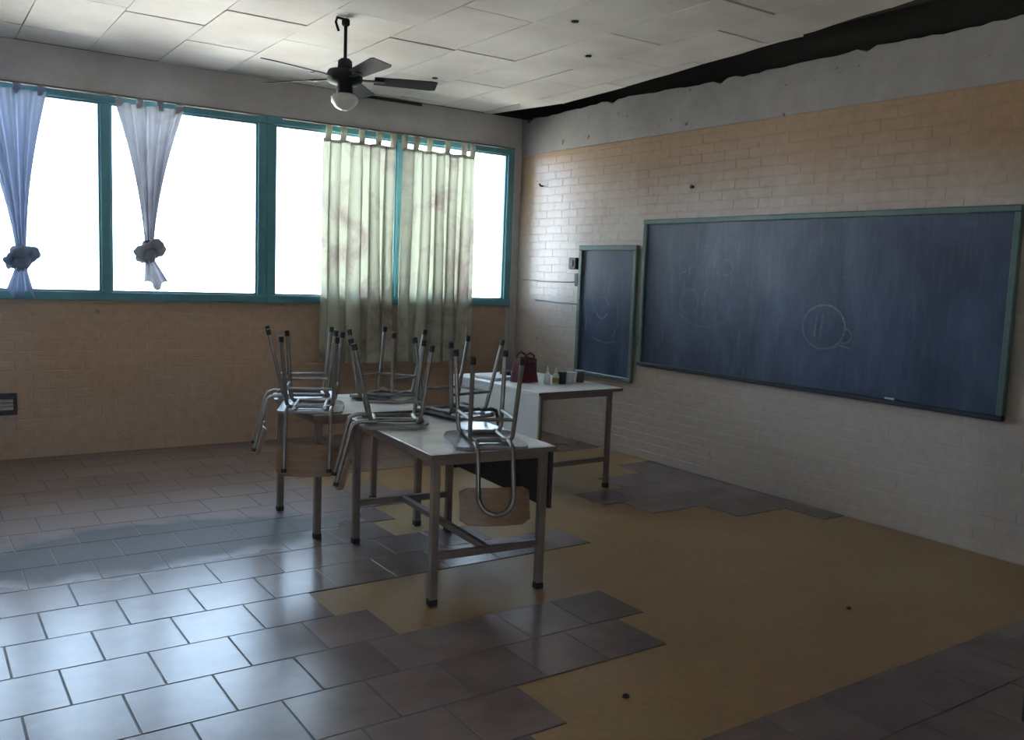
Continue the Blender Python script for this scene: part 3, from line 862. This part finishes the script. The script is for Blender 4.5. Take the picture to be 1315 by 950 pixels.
# ------------------------------------------------------------------ chairs (upside down, seats on the tables)
def make_chair(ubend):
    c = thing('school_chair', cat='chair', group='chairs turned upside down on the tables')
    # local frame: origin on top of the seat, back at +y, floor at z = -.44
    def seat(u, v):
        x = (u-.5)*.37; y = (v-.5)*.37
        cu = abs(u-.5)*2; cv = abs(v-.5)*2
        k = 1-.10*max(0, cu-.75)*max(0, cv-.75)*16
        return (x*k, y*k, -.014 - .006*math.cos(math.pi*(u-.5)) - .016*max(0, .2-v)*5)
    MB().slab(15, 15, seat, (0, 0, 1), .014).build('seat', 'ply_grey', c)
    r = .0115
    LEG = {}
    for sx in (-1, 1):
        for nm, y0, y1, x0, x1 in ((('front', -.135, -.17, .11, .13), ('rear', .125, .215, .105, .12)) if ubend else (('front', -.135, -.185, .13, .165), ('rear', .125, .225, .13, .155))):
            top = Vector((sx*x0, y0, -.036)); tip = Vector((sx*x1, y1, -.445))
            d = (tip-top).normalized()
            pts = [Vector((sx*(x0-.05), y0*.93, -.034)), Vector((sx*(x0-.015), y0*.985, -.034)), top+d*.012+Vector((sx*-.002, 0, -.002)), top+d*.04, tip]
            lg = MB().tube(pts, r, 10).build('leg', 'steel', c)
            MB().tube([tip-d*.03, tip+d*.004], .0145, 10).build('rubber_tip', 'rubber', lg)
            LEG[(sx, nm)] = (top, tip)
    def at(sx, nm, t): a, b = LEG[(sx, nm)]; return a+(b-a)*t
    for sx in (-1, 1):
        MB().tube([at(sx, 'front', .26), at(sx, 'rear', .26)], .0085, 8).build('side_stretcher', 'steel', c)
    MB().tube([at(-1, 'rear', .26), at(1, 'rear', .26)], .0085, 8).build('cross_stretcher', 'steel', c)
    fr = MB()
    for sx in (-1, 1): fr.tube([(sx*.085, -.16, -.034), (sx*.085, .16, -.034)], r, 8)
    fr.tube([(-.095, -.12, -.034), (.095, -.12, -.034)], r, 8); fr.tube([(-.095, .10, -.034), (.095, .10, -.034)], r, 8)
    fr.build('seat_frame', 'steel', c)
    bx = .085 if ubend else .125
    zt, yt = .30, .275
    if ubend:
        pts = [(-bx, .12, -.034), (-bx, .182, -.034), (-bx, .218, -.020), (-bx, .232, .012), (-bx, .276, .20)]
        n = 10
        for i in range(n+1):
            a = math.pi*(1-i/n)
            s = math.sin(a)
            pts.append((bx*math.cos(a), .276+.025*s, .20+.085*s))
        pts += [(bx, .276, .20)][:0] + [(bx, .232, .012), (bx, .218, -.020), (bx, .182, -.034), (bx, .12, -.034)]
        MB().tube(pts, r, 10).build('back_post', 'steel', c)
    else:
        for sx in (-1, 1):
            po = MB().tube([(sx*bx, .10, -.034), (sx*bx, .182, -.034), (sx*bx, .218, -.020), (sx*bx, .232, .012), (sx*bx, .276, .20), (sx*bx, .304, .305)], r, 10).build('back_post', 'steel', c)
            MB().tube([(sx*bx, .301, .292), (sx*bx, .306, .312)], .0145, 10).build('rubber_tip', 'rubber', po)
    zb0, zb1 = .165, .335
    def back(u, v):
        x = (u-.5)*.34; cu = abs(u-.5)*2; cv = abs(v-.5)*2
        k = 1-.12*max(0, cu-.8)*max(0, cv-.8)*25
        z = (zb0+zb1)/2+(v-.5)*(zb1-zb0)*k
        y = .276+(z-.20)*.30 + .012 - .028*cu*cu*1.0 - (.024)
        return (x*k, y-.006, z)
    MB().slab(17, 9, back, (0, 1, 0), .011).build('backrest', 'ply', c)
    return c
CH = [  # x, y, heading (0 = back towards -y), label, ubend
    (-2.99, -4.122, -20, 'upturned chair with a U-bent tube on its backrest, beside the dark modesty panel', True),
    (-3.165, -3.45, -111, 'upturned chair with its backrest hanging edge-on opposite the dark modesty panel', False),
    (-3.385, -2.83, -26, 'upturned chair whose plywood backrest hangs broadside at the corner of the small table', False),
    (-3.265, -2.39, -108, 'upturned chair on the small table, the one nearest the knotted curtains', False),
    (-2.77, -2.56, 122, 'upturned chair on the small table, the one nearest the pale green curtains', False),
    (-2.675, -3.29, 100, 'upturned chair hanging its backrest over the dark modesty panel side', False),
]
proto = {True: make_chair(True), False: make_chair(False)}
used = {True: False, False: False}
for x, y, hd, lab, ub in CH:
    o = proto[ub] if not used[ub] else copy_tree(proto[ub])
    used[ub] = True
    o.location = (x, y, TH+.001); o.rotation_euler = (math.pi, 0, R(hd)); o['label'] = lab

# ------------------------------------------------------------------ teacher's desk and what lies on it
DH = .757
dx0, dx1, dy0, dy1 = -1.715, -.925, -2.79, -1.62
dk = thing('teacher_desk', ((dx0+dx1)/2, (dy0+dy1)/2, 0), (0, 0, R(1.5)), label='teacher desk with white top and white side panel by the blackboards', cat='desk')
hw, hd = (dx1-dx0)/2, (dy1-dy0)/2
tp = MB().cbox((-hw, -hd, DH-.026), (hw, hd, DH), .004).build('tabletop', 'desk_white', dk)
MB().box((-hw, -hd-.003, DH-.025), (hw+.003, -hd, DH-.002)).box((hw, -hd, DH-.025), (hw+.003, hd, DH-.002)).build('edging', 'edge', tp)
for sx in (-1, 1):
    for sy in (-1, 1):
        x, y = sx*(hw-.09 if sx > 0 else hw-.04), sy*(hd-.04)
        lg = MB().cbox((x-.017, y-.017, -.002), (x+.017, y+.017, DH-.026), .003).build('leg', 'table_leg', dk)
        MB().cbox((x-.020, y-.020, -.004), (x+.020, y+.020, .03), .003).build('foot_cap', 'rubber', lg)
for sy in (-1, 1):
    MB().cbox((-hw+.057, sy*(hd-.04)-.013, .20), (hw-.107, sy*(hd-.04)+.013, .235), .002).build('stretcher', 'table_leg', dk)
MB().box((-hw+.002, -hd+.004, .26), (-hw+.018, hd-.004, DH-.0265)).build('side_panel', 'desk_white', dk)
MB().box((-hw+.06, -hd+.025, DH-.06), (hw-.11, -hd+.05, DH-.0265)).build('apron_rail', 'table_leg', dk)

def lathe_thing(name, x, y, parts, label, cat):
    t = thing(name, (x, y, DH+.001), label=label, cat=cat)
    for nm, prof, mat in parts: MB().lathe(prof, 16).build(nm, mat, t)
    return t
# maroon cloth bag
bag = thing('cloth_bag', (-1.42, -2.22, DH+.001), (0, 0, R(12)), label='maroon cloth bag standing on the teacher desk', cat='bag')
def bagf(u, v):
    a = 2*math.pi*u
    w = .115*(1-.10*v)+.010*math.sin(3*a+2*v); d = .075*(1-.35*v)+.008*math.sin(4*a)
    cx = math.copysign(abs(math.cos(a))**.6, math.cos(a)); sy = math.copysign(abs(math.sin(a))**.6, math.sin(a))
    return (w*cx, d*sy, .165*v+.012*math.sin(2*a+1)*v)
bb_ = MB().grid(40, 10, bagf); bb_.grid(40, 3, lambda u, v: tuple(Vector(bagf(u, 0))*(1-v)))
bb_.grid(40, 4, lambda u, v: tuple(Vector((bagf(u, 1)[0]*(1-v), bagf(u, 1)[1]*(1-v), bagf(u, 1)[2]+.02*v))))
bb_.build('body', 'maroon', bag)
for s in (-1, 1):
    MB().tube([(-.06, s*.03, .15), (-.05, s*.045, .20), (0, s*.05, .225), (.05, s*.045, .20), (.06, s*.03, .15)], .008, 8).build('handle', 'maroon', bag)
lathe_thing('glue_bottle', -1.285, -2.44, [('body', [(.02, 0), (.026, .005), (.026, .055), (.022, .075), (.010, .085)], 'white_plastic'), ('label_band', [(.0265, .012), (.0268, .02), (.0268, .045), (.0265, .05)], 'yellow'), ('nozzle', [(.010, .085), (.008, .10), (.003, .125)], 'white_plastic')], 'small white glue bottle with a mustard label beside the maroon bag', 'bottle')
lathe_thing('glue_bottle', -1.335, -2.40, [('body', [(.02, 0), (.026, .005), (.026, .055), (.022, .075), (.010, .085)], 'white_plastic'), ('nozzle', [(.010, .085), (.008, .10), (.003, .135)], 'white_plastic')], 'plain white glue bottle with a tall nozzle against the maroon bag', 'bottle')
lathe_thing('paint_pot', -1.225, -2.44, [('body', [(.030, 0), (.034, .005), (.034, .075)], 'bottle_dark'), ('lid', [(.035, .075), (.035, .092), (.031, .095)], 'bottle_dark')], 'dark green paint pot between the glue bottle and the white pots', 'pot')
lathe_thing('paint_pot', -1.15, -2.42, [('body', [(.028, 0), (.032, .005), (.032, .07)], 'white_plastic'), ('lid', [(.034, .07), (.034, .085), (.030, .088)], 'white_plastic')], 'white lidded pot next to the dark green paint pot', 'pot')
lathe_thing('cup', -1.09, -2.40, [('body', [(.026, 0), (.034, .08), (.036, .082)], 'white_plastic')], 'white cup without a lid next to the brown tin', 'cup')
lathe_thing('tin', -1.01, -2.38, [('body', [(.036, 0), (.038, .004), (.038, .085)], 'brown_jar'), ('rim', [(.040, .085), (.040, .092), (.036, .092)], 'grey_metal')], 'brown tin at the end of the row on the teacher desk', 'tin')
pp = thing('paper_stack', (-1.54, -1.96, DH+.001), (0, 0, R(10)), label='small stack of white papers lying on the teacher desk', cat='paper')
for i in range(5):
    o = MB().box((-.105, -.148, 0), (.105, .148, .004)).build('sheet_bundle', 'paper', pp)
    o.location = (random.uniform(-.008, .008), random.uniform(-.008, .008), i*.0042); o.rotation_euler.z = random.uniform(-.06, .06)
er = thing('board_eraser', (-1.36, -1.86, DH+.001), (0, 0, R(30)), label='dark board eraser behind the papers on the teacher desk', cat='eraser')
MB().cbox((-.06, -.025, .018), (.06, .025, .04), .006).build('handle', 'brown_jar', er); MB().box((-.06, -.025, 0), (.06, .025, .018)).build('felt', 'black_plastic', er)

# ------------------------------------------------------------------ dark cabinet at the right edge, clods on the floor
cb = thing('cabinet', (-1.80, -6.62, 0), label='low dark wooden cabinet standing on the tiles opposite the windows', cat='cabinet')
MB().cbox((-.31, -.28, .06), (.32, .28, .93), .004).build('body', 'cab', cb)
MB().cbox((-.345, -.30, .93), (.34, .30, .955), .004).build('top', 'cab', cb)
MB().box((-.29, -.26, 0), (.30, .26, .06)).build('plinth', 'cab', cb)
for s in (-1, 1):
    d = MB().cbox((-.328, .01 if s > 0 else -.27, .09), (-.311, .27 if s > 0 else -.01, .91), .003).build('door', 'cab', cb)
    MB().lathe([(.008, 0), (.012, .02)], 10).build('knob', 'grey_metal', d)
    d.children[0].rotation_euler = (0, R(-90), 0); d.children[0].location = (-.328, s*.04, .55)
for (x, y, r), lb in (((-3.14, -5.40, .014), 'dark clod of dirt on the ochre floor close to the tile edge'), ((-1.55, -5.25, .012), 'dark clod of dirt on the ochre floor below the long blackboard')):
    m = MB().grid(10, 7, lambda u, v: (r*(1+.2*math.sin(5*u*6.28))*math.sin(math.pi*v)*math.cos(2*math.pi*u), r*math.sin(math.pi*v)*math.sin(2*math.pi*u), r*.6+r*.6*math.cos(math.pi*v)))
    o = m.build('dirt_clod', 'dirt'); o.location = (x, y, -.004); tag(o, lb, 'dirt')
